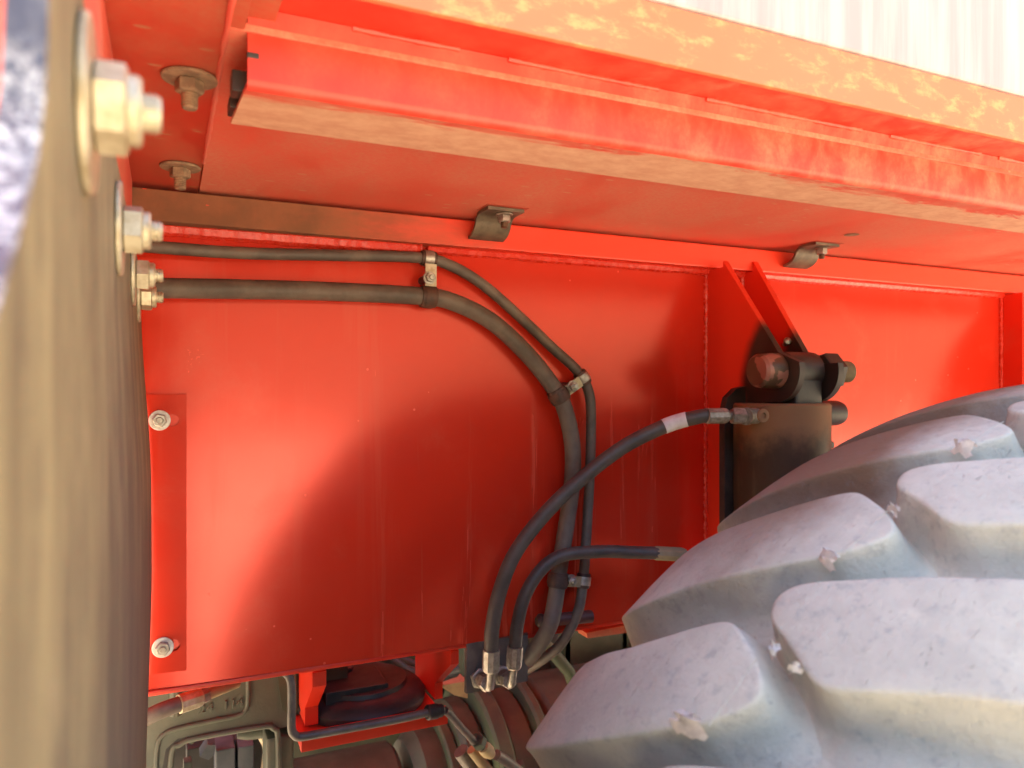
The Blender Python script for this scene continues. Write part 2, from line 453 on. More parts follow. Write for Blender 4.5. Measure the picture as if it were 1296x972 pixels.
def bead(pts, r, parent, wob=.3, n=14, mat='weld'):
    p = catmull(pts, n)
    return obj('weld_bead', sweep(new(), p, r, 8, wob=wob), M[mat], parent)
# weld under the flange: thicker run on the left that stops in a lump near the middle
L1 = [Vector((-.44 + i * .05, D - .004 + bow(-.44 + i * .05), .1945)) for i in range(18)]
L1 = [p for p in L1 if p.x < .315] + [Vector((.322, D - .008, .1935))]
bead(L1, .0105, fr, .12)
L2 = [Vector((.330 + i * .07, D - .003, .1945)) for i in range(33)]
bead(L2, .0075, fr, .15, 8)
# ribs / lugs
def lug(px_top, py_top, px_mid, py_mid, x, yb, zb, rr, name='lug_plate', mat='lug', t=.0105):
    """plate across x: top on the flange, slanted front edge, round bottom of radius rr about (yb, zb)"""
    a = at(px_top, py_top, x=x); b = at(px_mid, py_mid, x=x)
    pts = [Vector((x, D - .0006, .1955)), Vector((x, a.y, .1955)), Vector((x, a.y, a.z)), Vector((x, b.y, b.z))]
    ang0 = math.radians(160)
    for k in range(13):
        an = math.radians(165 + k * (280 - 165) / 12)
        pts.append(Vector((x, yb + rr * math.cos(an), zb + rr * math.sin(an))))
    pts += [Vector((x, .925, zb - rr - .004)), Vector((x, .925, -.36)), Vector((x, D - .0006, -.36))]
    bm = new(); extrude_poly(bm, pts, (t, 0, 0), .0012, 1)
    return obj(name, bm, M[mat], fr)
XL, XR = .8135, .889
PY, PZ = .842, .026
lug(915, 330, 985, 446, XL, PY, PZ, .046)
lug(953, 331, 1026, 462, XR, PY, PZ, .046)
bead([Vector((XL - .001, D - .002, z)) for z in (.19, .1, .0, -.1, -.2, -.34)], .0034, fr, .6, 24)
bead([Vector((XR - .001, D - .002, z)) for z in (.19, .17, .15)], .006, fr, .4, 10)
# far right rib pair
XS = at(1266, 400, y=D).x
obj('stiffener_rib', box(new(), (XS, D - .0006, -.2), (XS + .014, D - .045, .1955), .0015), M['red'], fr)
bead([Vector((XS - .001, D - .002, z)) for z in (.19, .1, .0, -.1, -.18)], .0035, fr, .4, 14)
bead([Vector((XS + .015, D - .046, z)) for z in (.185, .1, .0, -.1, -.18)], .004, fr, .3, 14)
pts = []
xq = XS + .075
for k in range(12):
    t = k / 11
    pts.append(Vector((xq, D - .02 - .20 * math.sin(t * math.pi / 2), .19 - .35 * (1 - math.cos(t * math.pi / 2)))))
pts += [Vector((xq, D - .22, -.3)), Vector((xq, D - .0006, -.3)), Vector((xq, D - .0006, .1955))]
obj('gusset_plate', extrude_poly(new(), pts, (.014, 0, 0), .0012, 1), M['red'], fr)
# small stub bar under the hoses
stub = thing('stub_bar', 'short dark steel bar lying across the web foot behind the two bundled hoses', 'bar', at(715, 784, y=.985))
a, b = at(682, 786, y=.983), at(748, 780, y=.983)
obj('bar', sweep(new(), [a, a.lerp(b, .5), b], .0095, 12), M['rod'], stub)
obj('end_weld', lathe(new(), [(-.004, 0), (-.004, .006), (.001, .0105), (.006, .0105), (.006, 0)], a, b - a, 12), M['dark_steel'], stub)

# ------------------------------------------------------------------ cover plate with slots, at the left
cp = thing('cover_plate', 'narrow red slotted plate bolted flat on the web beside the mudflap', 'plate', at(215, 850, y=D - .003))
c00 = at(236, 499, y=D - .004); c11 = at(236, 850, y=D - .004)
xl, xr = -.05, c00.x + .0002; zt, zb_ = c00.z, c11.z
def slot_poly(cx_, cz_, hw, hr, n=8):
    p = []
    for k in range(n + 1):
        an = -math.pi / 2 + math.pi * k / n; p.append((cx_ + hw + hr * math.cos(an), cz_ + hr * math.sin(an)))
    for k in range(n + 1):
        an = math.pi / 2 + math.pi * k / n; p.append((cx_ - hw + hr * math.cos(an), cz_ + hr * math.sin(an)))
    return p
def holed_plate(bm, outer, holes, y0, y1):
    pts = [Vector(p) for p in outer]; faces = [list(range(len(pts)))]
    for h in holes:
        i = len(pts); pts += [Vector(p) for p in h]; faces.append(list(range(i, i + len(h)))[::-1])
    v2, e2, f2, *_ = delaunay_2d_cdt(pts, [], faces, 2, 1e-6)
    hole_c = [(Vector(h[0]), [Vector(p) for p in h]) for h in holes]
    def inside(p, poly):
        c = False; n = len(poly)
        for i in range(n):
            a, b = poly[i], poly[(i + 1) % n]
            if (a.y > p.y) != (b.y > p.y) and p.x < (b.x - a.x) * (p.y - a.y) / (b.y - a.y) + a.x: c = not c
        return c
    A = [bm.verts.new((p.x, y0, p.y)) for p in v2]; B = [bm.verts.new((p.x, y1, p.y)) for p in v2]
    cnt = {}
    for f in f2:
        cen = sum((v2[i] for i in f), Vector((0, 0))) / len(f)
        if not inside(cen, [Vector(p) for p in outer]) or any(inside(cen, h[1]) for h in hole_c): continue
        bm.faces.new([A[i] for i in f]); bm.faces.new([B[i] for i in f][::-1])
        for i in range(len(f)):
            e = (f[i], f[(i + 1) % len(f)])
            cnt[e] = 1
    for (i, j) in cnt:
        if (j, i) not in cnt: bm.faces.new((A[i], B[i], B[j], A[j]))
    return bm
s1 = at(208, 532, y=D - .004); s2 = at(209, 820, y=D - .004)
def plate_y(x): return D - .0055 + bow(xr) + (xr - x) * .10
bm = holed_plate(new(), [(xl, zb_), (xr, zb_), (xr, zt), (xl, zt)], [slot_poly(s1.x, s1.z, .009, .0075), slot_poly(s2.x, s2.z, .009, .0075)], 0, .0038)
for v in bm.verts: v.co.y += plate_y(v.co.x)
obj('plate', bm, M['web'], cp, 0)
def plate_bolt(px, py, label):
    c = at(px, py, y=D); c.y = plate_y(c.x) - .0004
    t = thing('plate_bolt', label, 'bolt', c, 'bolts of the slotted cover plate')
    obj('washer', washer(new(), (0, 0, 0), (0, -1, 0), .0122, .004, .002), M['white_zinc'], t, local=True)
    obj('nut', hexnut(new(), (0, -.002, 0), (0, -1, 0), .0145, .008, .3), M['zinc'], t, local=True)
    obj('stud', lathe(new(), thread(.013, .0042, .0014, -.004), (0, -.003, 0), (0, -1, 0), 16), M['zinc'], t, local=True)
plate_bolt(202, 532, 'upper pale washer and nut on the slotted red plate')
plate_bolt(206, 820, 'lower pale washer and nut on the slotted red plate')

# ------------------------------------------------------------------ fender deck
SX = .038
XC0 = .0505
dk = thing('fender_deck', 'dusty red underside of the fender deck over the wheel well', 'fender', (0.6, .75, ZD))
YO = .4775        # outer edge
obj('deck_plate', box(new(), (X0, YO, ZD + .002), (SX - .0006, 1.02, ZD + .008), .001), M['deck2'], dk)
obj('deck_plate', box(new(), (SX, .530, ZD), (X1, 1.02, ZD + .006), .001), M['deck'], dk)
obj('seam_backing', box(new(), (SX - .03, YO, ZD + .0095), (SX + .03, 1.06, ZD + .012)), M['deck2'], dk)
obj('end_filler', box(new(), (SX, YO, ZD), (XC0 - .002, .5295, ZD + .006), .001), M['deck2'], dk)
obj('seam_caulk', sweep(new(), [Vector((SX, YO + (.86 - YO) * k / 30, ZD + .0012)) for k in range(31)], .0022, 8, wob=.5), M['panel'], dk)
obj('outer_strip', box(new(), (SX, YO + .004, .2545), (X1, .545, .2605), .001), M['channel'], dk)
# Z channel hung under the deck edge
def swept_x(bm, prof, x0, x1, t, nx=1):
    """sheet-metal profile in (y, z) drawn along x with thickness t"""
    n = len(prof); off = []
    for i in range(n):
        a = Vector(prof[max(i - 1, 0)]); b = Vector(prof[min(i + 1, n - 1)])
        d = (b - a).normalized(); off.append(Vector((prof[i][0] - d.y * t, prof[i][1] + d.x * t)))
    ring = [Vector(p) for p in prof] + off[::-1]
    rows = []
    for k in range(nx + 1):
        x = x0 + (x1 - x0) * k / nx
        rows.append([bm.verts.new((x, p.x, p.y)) for p in ring])
    m = len(ring)
    for A, B in zip(rows, rows[1:]):
        for i in range(m): bm.faces.new((A[i], A[(i + 1) % m], B[(i + 1) % m], B[i]))
    for rr, flip in ((rows[0], 0), (rows[-1], 1)):
        for i in range(n - 1):
            q = [rr[i], rr[i + 1], rr[m - 2 - i], rr[m - 1 - i]]
            bm.faces.new(q[::-1] if flip else q)
    return bm
def arc(cy, cz, r, a0, a1, n=5):
    return [(cy + r * math.cos(R_(a0 + (a1 - a0) * k / n)), cz + r * math.sin(R_(a0 + (a1 - a0) * k / n))) for k in range(n + 1)]
XC = .0505
yw, zl = .534, .2037
wall = [(yw - .003, .2545), (yw - .001, .243)] + [(yw, .238), (yw, zl + .004)] + arc(yw + .0035, zl + .0035, .0035, 180, 262, 4)
ch = obj('channel_wall', swept_x(new(), wall, XC, X1, -.003), M['channel'], dk)
lipb = [(yw + .0035, zl - .0001), (yw + .03, zl), (.617, zl)]
bm = new()
# the lip's end is cut on a slight slant
swept_x(bm, lipb, XC, X1, .003)
for v in bm.verts:
    if v.co.x < XC + .001: v.co.x -= (v.co.y - yw) * .05
obj('channel_lip', bm, M['lip'], dk)
# crease bead, caulk seam and stitch welds on top of the channel
bead([Vector((XC + .002 + i * .25, yw - .0005, .2405)) for i in range(11)], .0016, dk, .1, 6, 'channel')
for xa, xb in ((.12, .20), (.24, .38), (.43, .62), (.66, .80), (.83, 1.02), (1.06, 1.3), (1.34, 1.7)):
    bead([Vector((xa, yw - .005, .2535)), Vector(((xa + xb) / 2, yw - .005, .2532)), Vector((xb, yw - .005, .2535))], .0024, dk, .5, 22, 'channel')
# notches at the channel's end: two small hanger tabs and a slot
obj('hanger_tab', box(new(), (XC - .008, .556, .207), (XC + .02, .572, .222), .001), M['dark_steel'], dk)
obj('hanger_tab', box(new(), (XC - .007, .590, .207), (XC + .02, .612, .216), .001), M['dark_steel'], dk)
sl = at(320, 72, y=yw - .0005)
obj('slot_shadow_hole', box(new(), (XC - .0005, yw - .0034, sl.z - .0022), (XC + .0075, yw + .002, sl.z + .0022), .0010), M['black'], dk)
# outer edge: red lower rail and white skirt above it
obj('edge_rail', box(new(), (-.1, YO, .250), (X1, YO + .006, .2952), .0012), M['edge_orange'], dk)
obj('white_skirt', box(new(), (-.1, YO - .0015, .2954), (X1, YO + .02, 1.46), .004), M['white'], dk)
obj('sun_cover', box(new(), (X0 - .8, YO + .021, 1.44), (X1, 4.6, 1.45), .002), M['red'], dk)  # unseen cover added to keep sun off the wheel and underframe
# dirt ring hole on the deck
hp = at(1078, 297, z=ZD - .0006)
obj('drain_hole', lathe(new(), [(0, .004), (.0008, .011), (.0012, .006), (.0012, 0)], hp + Vector((0, 0, .0004)), (0, 0, -1), 20), M['dusty_bolt'], dk)

# bolts that hang through the deck
def deck_bolt(px, py, label, ro, ln):
    c = at(px, py, z=ZD + .0015)
    t = thing('deck_bolt', label, 'bolt', c, 'muddy bolts hanging through the deck')
    obj('washer', washer(new(), (0, 0, 0), (0, 0, -1), ro, .006, .003), M['dusty_bolt'], t, local=True)
    obj('nut', hexnut(new(), (0, 0, -.003), (0, 0, -1), .0185, .010, .2), M['dusty_bolt'], t, local=True)
    obj('stud', lathe(new(), thread(ln, .0062, .002, 0), (0, 0, -.011), (0, 0, -1), 16), M['dusty_bolt'], t, local=True)
deck_bolt(240, 97, 'mud coated bolt with a broad washer, the nearer of two under the deck', .0205, .014)
deck_bolt(228, 210, 'mud coated bolt with a broad washer close to the grimy flange', .0205, .014)

# clips that clamp the deck to the flange
def deck_clip(px, py, label, tilt):
    c = at(px + 7, py, z=ZD)
    t = thing('deck_clip', label, 'clip', (c.x, FY, ZD), 'bent steel clips along the flange')
    w_ = .026
    prof = [(-.074, -.001), (-.048, -.001), (-.037, -.003), (-.030, -.009), (-.026, -.016), (-.020, -.022), (-.012, -.0255), (-.003, -.0275)]
    bm = new(); swept_x(bm, catm2(prof), -w_, w_, -.0042)
    obj('clip_plate', bm, M['clip'], t, local=True)
    obj('shim', box(new(), (-w_ - .003, -.080, -.0004), (w_ + .004, -.042, .0012), 0), M['deck2'], t, local=True)
    o = (0.004, -.058, -.0055)
    obj('washer', washer(new(), o, (0, 0, -1), .0115, .004, .002), M['zinc_dirty'], t, local=True)
    obj('nut', hexnut(new(), (o[0], o[1], -.0075), (0, 0, -1), .0150, .009, .1), M['zinc'], t, local=True)
    obj('stud', lathe(new(), thread(.008, .0048, .0017, 0), (o[0], o[1], -.016), (0, 0, -1), 14), M['pin'], t, local=True)
    t.rotation_euler = (0, 0, tilt)
def catm2(p):
    q = catmull([Vector((a, b, 0)) for a, b in p], 3); return [(v.x, v.y) for v in q]
deck_clip(630, 264, 'bent clip with a nut on the flange above the upper hoses', 0)
deck_clip(1022, 311, 'bent clip with a nut on the flange above the suspension cylinder', 0)

# ------------------------------------------------------------------ hanging side panel and mudflap
XF = -.0335
sp = thing('side_panel', 'pale red upright panel that carries the rubber mudflap', 'panel', (XF, .6, .1))
obj('panel', box(new(), (XF - .0065, .235, -.02), (XF, FY - .004, ZD + .0015), .001), M['panel'], sp)
obj('back_rail', box(new(), (XF - .22, .21, -.3), (XF - .214, FY - .004, ZD), .001), M['red'], sp)
fl = thing('mudflap', 'thick dusty brown rubber mudflap hanging at the left, blurred in the foreground', 'mudflap', (XF, .55, -.4))
TFL = .0085
def flap_front(z):
    # curve of the front cut edge
    pts = [(.14, .212), (.0907, .205), (.064, .198), (.049, .187), (.031, .167), (.014, .145), (-.01, .112), (-.04, .08), (-.08, .055), (-.16, .03), (-.6, -.03), (-1.3, -.03)]
    for (z0, y0), (z1, y1) in zip(pts, pts[1:]):
        if z <= z0 and z >= z1: return y0 + (y1 - y0) * (z0 - z) / (z0 - z1)
    return pts[0][1] if z > .2 else pts[-1][1]
def flap_x(y, z):
    """surface bulge of the rubber sheet"""
    b = XF + .0005
    k = max(0, min(1, (.11 - z) / .22)); k = k * k * (3 - 2 * k)
    far = .0105 * k * max(0, min(1, (y - .2) / .7))
    low = -.005 * max(0, min(1, (-.22 - z) / .2))
    wav = .001 * math.sin(z * 9 + y * 4) * k
    return b + TFL + far + low * (y > 0) + wav
bm = new()
NZ, NY = 60, 26
zs = [.130 - 1.43 * (k / NZ) ** 1.25 for k in range(NZ + 1)]
G1, G2 = [], []
for z in zs:
    y0 = flap_front(z); ra, rb = [], []
    for j in range(NY + 1):
        y = y0 + (.968 - y0) * j / NY; x = flap_x(y, z)
        ra.append(bm.verts.new((x, y, z))); rb.append(bm.verts.new((x - TFL, y, z)))
    G1.append(ra); G2.append(rb)
front = []
for i in range(NZ):
    for j in range(NY):
        bm.faces.new((G1[i][j], G1[i][j + 1], G1[i + 1][j + 1], G1[i + 1][j])); bm.faces.new((G2[i][j], G2[i + 1][j], G2[i + 1][j + 1], G2[i][j + 1]))
    front.append(bm.faces.new((G1[i][0], G1[i + 1][0], G2[i + 1][0], G2[i][0]))); bm.faces.new((G1[i][NY], G2[i][NY], G2[i + 1][NY], G1[i + 1][NY]))
for j in range(NY):
    bm.faces.new((G1[0][j], G2[0][j], G2[0][j + 1], G1[0][j + 1])); bm.faces.new((G1[NZ][j], G1[NZ][j + 1], G2[NZ][j + 1], G2[NZ][j]))
for f in front: f.material_index = 1
o = obj('rubber_sheet', bm, M['flap'], fl); o.data.materials.append(M['cut'])
labs = ['large blurred nut and washer at the front end of the mudflap, nearest the camera', 'second nut and washer along the mudflap top, just left of the upper hose', 'third nut and washer along the mudflap top, above the thick hose', 'small far nut on the mudflap corner, just below the thick hose']
fb = None
for k, (y, z, rw) in enumerate(((.285, .0935, .029), (.480, .0905, .0265), (.690, .0935, .0255), (.830, .0910, .0255))):
    x = XF + TFL + .0008
    if fb is None:
        fb = thing('flap_bolt', labs[0], 'bolt', (x, y, z), 'bolts along the top of the mudflap')
        obj('washer', washer(new(), (0, 0, 0), (1, 0, 0), .0290, .006, .003), M['yellow_zinc'], fb, local=True)
        obj('nut', hexnut(new(), (.003, 0, 0), (1, 0, 0), .026, .0105, .25, .1), M['yellow_zinc'], fb, local=True)
        obj('collar', lathe(new(), [(0, .0118), (.003, .0118), (.0042, .0105), (.0042, 0)], (.0133, 0, 0), (1, 0, 0), 24), M['yellow_zinc'], fb, local=True)
        obj('stud', lathe(new(), thread(.0062, .0066, .0018, 0), (.0172, 0, 0), (1, 0, 0), 16), M['yellow_zinc'], fb, local=True)
        obj('bolt_head', lathe(new(), [(0, .0), (0, .012), (.008, .014), (.012, .013), (.012, 0)], (-.0275, 0, 0), (1, 0, 0), 24), M['yellow_zinc'], fb, local=True)
        b = fb
    else:
        b = copy_tree(fb); b.location = (x, y, z); b['label'] = labs[k]
        s = rw / .029; b.scale = (1, s, s); b.rotation_euler = (k * .7, 0, 0)

# ------------------------------------------------------------------ hoses on the web
def hose(name, label, pts, rad, mat, group=None, n=10, part='hose_body'):
    p = catmull(pts, n)
    t = thing(name, label, 'hose', p[0], group)
    obj(part, sweep(new(), p, rad, 16), M[mat], t)
    return t, p
def pp(seq): return [at(px, py, y=y) for px, py, y in seq]
thin, p_thin = hose('hydraulic_hose', 'thin dark hose running along the web above the thick hose and bending down',
     pp([(130, 307, .985), (176, 311, .986), (300, 320, .986), (420, 323, .986), (530, 326, .984), (570, 336, .984), (612, 361, .985), (660, 403, .986), (700, 441, .985), (731, 470, .981),
         (746, 500, .979), (748, 545, .982), (746, 610, .984), (742, 680, .985), (738, 735, .980), (731, 775, .975), (712, 812, .985), (690, 832, 1.01), (665, 848, 1.05), (640, 860, 1.10), (612, 858, 1.15)]), .0076, 'hose')
thick, p_thick = hose('hydraulic_hose', 'thick dark hose running along the web below the thin hose and bending down',
     pp([(130, 361, .982), (176, 364, .983), (300, 366, .983), (420, 369, .983), (535, 375, .982), (575, 383, .981), (622, 407, .981), (665, 446, .981), (696, 484, .979), (713, 513, .976),
         (724, 560, .979), (724, 610, .980), (716, 670, .981), (708, 720, .978), (702, 765, .974), (694, 795, .972), (676, 824, .995), (656, 844, 1.03), (634, 856, 1.08), (608, 852, 1.13)]), .0122, 'hose')
h3, p3 = hose('hydraulic_hose', 'dark hose arching from the cylinder port down to the left elbow, with a white sleeve',
     pp([(622, 822, .945), (623, 795, .943), (632, 750, .940), (652, 700, .935), (690, 650, .925), (736, 606, .912), (790, 565, .895), (845, 538, .875), (882, 528, .851), (897, 526, .846)]), .0102, 'hose_dark')
h4, p4 = hose('hydraulic_hose', 'dark hose bending from the right elbow to a fitting hidden by the tyre',
     pp([(652, 818, .950), (655, 790, .948), (664, 755, .945), (684, 722, .942), (712, 703, .938), (760, 698, .930), (800, 699, .92), (832, 700, .912)]), .0092, 'hose_dark')
a, b = at(842, 540, y=.876), at(869, 531, y=.866)
i0 = min(range(len(p3)), key=lambda i: (p3[i] - a).length); i1 = min(range(len(p3)), key=lambda i: (p3[i] - b).length)
obj('sleeve_label', sweep(new(), p3[min(i0, i1):max(i0, i1) + 1], .0108, 18), M['tag'], h3)
# crimped ferrules, elbows
def ferrule(path_dir_from, path_dir_to, r, parent, mat='zinc', ribs=True):
    a, b = Vector(path_dir_from), Vector(path_dir_to); L = (b - a).length; n = 20
    bm = new(); ax = (b - a).normalized(); u = ax.orthogonal().normalized(); v = ax.cross(u)
    prof = [(0, .80), (.02, .96), (.08, 1), (.86, 1), (.94, .92), (1, .80)]
    rings = []
    for d, f in prof:
        rings.append([bm.verts.new(a + ax * d * L + (u * math.cos(2 * math.pi * k / n) + v * math.sin(2 * math.pi * k / n)) * r * f * (1 - (.07 if (k % 2 and .05 < d < .9) else 0))) for k in range(n)])
    for A, B in zip(rings, rings[1:]):
        for k in range(n): bm.faces.new((A[k], A[(k + 1) % n], B[(k + 1) % n], B[k]))
    bm.faces.new(rings[0][::-1]); bm.faces.new(rings[-1])
    return obj('ferrule', bm, M[mat], parent, 20)
def elbow(parent, top, bend, nutpos, r):
    # tube from the ferrule down, bending towards the plate
    mid = [top, top.lerp(bend, .55), bend + Vector((0, .004, -.004)), nutpos]
    obj('elbow_tube', sweep(new(), catmull(mid, 8), r, 14), M['zinc'], parent)
f3a, f3b = at(622, 822, y=.945), at(621, 850, y=.947)
ferrule(f3a, f3b, .0118, h3)
n3 = at(606, 860, y=1.0)
elbow(h3, at(621, 849, y=.947), at(620, 868, y=.952), at(611, 862, y=.985), .0056)
obj('swivel_nut', hexnut(new(), at(618, 865, y=.960), (at(606, 859, y=1.0) - at(618, 865, y=.960)), .0215, .014, .4), M['zinc'], h3)
f4a, f4b = at(652, 818, y=.950), at(650, 846, y=.952)
ferrule(f4a, f4b, .0112, h4)
elbow(h4, at(650, 845, y=.952), at(648, 864, y=.956), at(640, 858, y=.985), .0055)
obj('swivel_nut', hexnut(new(), at(645, 862, y=.962), (at(634, 855, y=1.0) - at(645, 862, y=.962)), .0205, .014, .1), M['zinc'], h4)
# cylinder-end fittings
e0, e1 = at(893, 526.5, y=.845), at(920, 526, y=.842)
ferrule(e0, e1, .0112, h3, 'zinc_dirty')
obj('neck', sweep(new(), [e1, at(930, 526, y=.841)], .0062, 14), M['zinc_dirty'], h3)
obj('swivel_nut', hexnut(new(), at(926, 526, y=.841), at(944, 527, y=.835) - at(926, 526, y=.841), .021, .019, .3), M['zinc_dirty'], h3)
g0, g1 = at(828, 700, y=.914), at(868, 702, y=.898)
ferrule(g0, g1, .0102, h4, 'tan_strut')
# clamps: two loops with a bolt between
def ring_path(c, ax, r, n=22):
    ax = ax.normalized(); u = ax.orthogonal().normalized(); v = ax.cross(u)
    return [c + (u * math.cos(2 * math.pi * k / n) + v * math.sin(2 * math.pi * k / n)) * r for k in range(n + 1)]
def band(bm, c, ax, r, wdt, t):
    """a flat ring round a hose"""
    h = wdt / 2
    return lathe(bm, [(-h, r), (-h, r + t * .7), (-h * .85, r + t), (h * .85, r + t), (h, r + t * .7), (h, r), (-h, r)], c, ax, 24)
def clamp(label, i_thin_px, i_thick_px, bolt_px):
    a = min(p_thin, key=lambda p: (p - at(*i_thin_px, y=.983)).length); b = min(p_thick, key=lambda p: (p - at(*i_thick_px, y=.98)).length)
    ia, ib = p_thin.index(a), p_thick.index(b)
    da = p_thin[ia + 1] - p_thin[ia - 1]; db = p_thick[ib + 1] - p_thick[ib - 1]
    bp = at(*bolt_px, y=.970)
    t = thing('hose_clamp', label, 'clamp', bp, 'double hose clamps on the web')
    obj('cushion', band(new(), a, da, .0073, .0215, .0030), M['clamp_rubber'], t)
    obj('band', band(new(), a, da, .0101, .0125, .0015), M['zinc'], t)
    obj('cushion', band(new(), b, db, .0118, .0215, .0030), M['clamp_rubber'], t)
    obj('band', band(new(), b, db, .0146, .0125, .0013), M['clamp_rubber'], t)
    d = (b - a).normalized()
    side = d.cross(Vector((0, 1, 0))).normalized()
    a2 = Vector((a.x, .9715, a.z)) + d * .0090; b2 = Vector((b.x, .9695, b.z)) - d * .0132
    hw = .0078
    bm = new()
    extrude_poly(bm, [a2 + side * hw, b2 + side * hw, b2 - side * hw, a2 - side * hw], (0, .003, 0), .0006, 1)
    obj('strap', bm, M['yellow_zinc'], t)
    q = Vector((bp.x, .9690, bp.z))
    obj('standoff', lathe(new(), [(0, .006), (.03, .006), (.03, 0)], q + Vector((0, .003, 0)), (0, 1, 0), 12), M['dark_steel'], t)
    obj('washer', washer(new(), q, (0, -1, 0), .0088, .003, .0018, 24), M['zinc'], t)
    obj('nut', hexnut(new(), q + Vector((0, -.0015, 0)), (0, -1, 0), .0118, .0065, .4), M['zinc'], t)
    obj('stud', lathe(new(), thread(.005, .0036, .0013, 0), q + Vector((0, -.0075, 0)), (0, -1, 0), 12), M['zinc'], t)
clamp('double hose clamp on the straight run of the two upper hoses', (542, 329), (541, 376), (543, 352))
clamp('double hose clamp where the two hoses turn downward mid-web', (735, 478), (708, 500), (724, 489))
clamp('double hose clamp low on the web beside the bottom hose bend', (738, 734), (706, 735), (722, 734))

# ------------------------------------------------------------------ bulkhead plate with two adaptors
bk = thing('bulkhead_plate', 'slate grey bulkhead plate under the web with two hose adaptors', 'plate', at(620, 850, y=1.0))
q = [at(591, 815, y=1.0), at(590, 878, y=1.0), at(625, 872, y=1.0), at(668, 862, y=1.0), at(668, 800, y=1.0)]
obj('plate', extrude_poly(new(), q, (0, .008, 0), .0012, 1), M['plate'], bk)
for (c, fwd) in (((607, 858), (618, 865, .960)), ((635, 854), (645, 862, .962))):
    c3 = at(*c, y=.9995); ax = at(*fwd[:2], y=fwd[2]) - c3
    ad = obj('jam_nut', hexnut(new(), c3, ax, .026, .010, .2), M['zinc'], bk)
    obj('adaptor', lathe(new(), [(0, .0098), (.034, .0098), (.034, 0)], c3, ax, 20), M['zinc_dirty'], bk)

# ------------------------------------------------------------------ suspension cylinder on its pin
cxy = at(988, 510, y=.872)
cyl = thing('suspension_cylinder', 'oily dark brown suspension cylinder hanging from the two lug plates', 'cylinder', (cxy.x, cxy.y, -.7))
CC = Vector((cxy.x, cxy.y, 0)); CR = .0715
obj('barrel', lathe(new(), [(-.75, 0), (-.75, CR), (-.0245, CR), (-.0215, CR - .003), (-.0215, 0)], CC, (0, 0, 1), 48), M['cylinder'], cyl)
# eye between the lugs
bm = new()
box(bm, (XL + .0165, PY - .022, -.03), (XR - .0045, PY + .045, PZ - .01), .006)
obj('rod_neck', bm, M['dark_steel'], cyl)
obj('rod_eye', lathe(new(), [(0, .016), (0, .026), (.003, .029), (XR - XL - .017, .029), (XR - XL - .014, .026), (XR - XL - .014, .016), (0, .016)], (XL + .0125, PY + .004, PZ), (1, 0, 0), 32), M['dark_steel'], cyl)
# dark guard plate behind the barrel, rounded top
yb = .905
gp = [at(917, 700, y=yb), at(917, 520, y=yb), at(921, 503, y=yb), at(932, 492, y=yb), at(950, 487, y=yb), at(1000, 487, y=yb), at(1000, 700, y=yb)]
obj('guard_plate', extrude_poly(new(), gp, (0, .012, 0), .002, 2), M['dark_steel'], cyl)
stp = at(1040, 523, y=.90)
obj('cross_stub', lathe(new(), [(0, .0205), (.070, .0205), (.079, .018), (.083, .012), (.083, 0)], stp - Vector((.04, 0, 0)), (1, 0, 0), 26), M['dark_steel'], cyl)
pl = at(967, 526, y=CC.y - CR * .98)
bm = new(); lathe(bm, [(0, .0095), (.002, .0095), (.003, .008), (.003, .004), (.001, .0035), (.001, 0)], pl + Vector((0, .003, 0)), (-.1, -1, 0), 18)
obj('bleed_plug', bm, M['cylinder'], cyl)
pb = at(943, 527, y=.836)
obj('port_boss', lathe(new(), [(0, .0125), (.008, .0125), (.010, .0115), (.03, .0115), (.03, 0)], pb, (.9, .3, 0), 18), M['zinc_dirty'], cyl)
sb = at(1051, 563, y=.90)
obj('side_screw', hexnut(new(), sb - Vector((.012, 0, 0)), (1, 0, 0), .014, .014), M['dark_steel'], cyl)
gn = at(993, 436, y=.90)
obj('grease_nipple', lathe(new(), [(0, .004), (.008, .004), (.010, .006), (.013, .006), (.016, .002), (.016, 0)], gn, (-.3, -.8, .4), 12), M['zinc'], cyl)
pin = thing('pivot_pin', 'large bolt with a worn round head through both lug plates', 'pin', (XL, PY, PZ))
obj('head', lathe(new(), [(0, 0), (0, .0205), (.004, .0245), (.030, .0265), (.036, .0265), (.036, 0)], (XL - .037, PY, PZ), (1, 0, 0), 28), M['pin'], pin)
obj('shank', lathe(new(), [(0, .0155), (.13, .0155), (.13, 0)], (XL - .002, PY, PZ), (1, 0, 0), 20), M['dark_steel'], pin)
obj('nut', hexnut(new(), (XR + .011, PY, PZ), (1, 0, 0), .050, .032, .3), M['dark_steel'], pin)
obj('thread_end', lathe(new(), thread(.030, .0165, .003, 0), (XR + .0415, PY, PZ), (1, 0, 0), 24), M['tan_strut'], pin)

# ------------------------------------------------------------------ wheel
WC = Vector((.7945, .362, -.7367)); PSI = .0403; DA = .1867; RT = .75; GD = .036
wh = thing('wheel', 'huge dusty grey tyre with deep diagonal tread lugs at lower right', 'tyre', WC, rot=(0, 0, PSI))
def crown(s): return RT - .0636 * (abs(s) / .21) ** 2.5
prof = []
for k in range(-10, 11):
    s = .2 * k / 10; prof.append((s, crown(s) - GD - .004))
side = [(.222, .640), (.238, .60), (.250, .55), (.252, .50), (.240, .44), (.215, .385), (.19, .355)]
full = [(-s, r) for s, r in side[::-1]] + prof + side
bm = new(); SEG = 168
rings = []
for k in range(SEG):
    a = 2 * math.pi * k / SEG
    rings.append([bm.verts.new((math.sin(a) * r, s, math.cos(a) * r)) for s, r in full])
for k in range(SEG):
    A, B = rings[k], rings[(k + 1) % SEG]
    for i in range(len(full) - 1): bm.faces.new((A[i], A[i + 1], B[i + 1], B[i]))
obj('carcass', bm, M['tyre'], wh, 60, local=True)
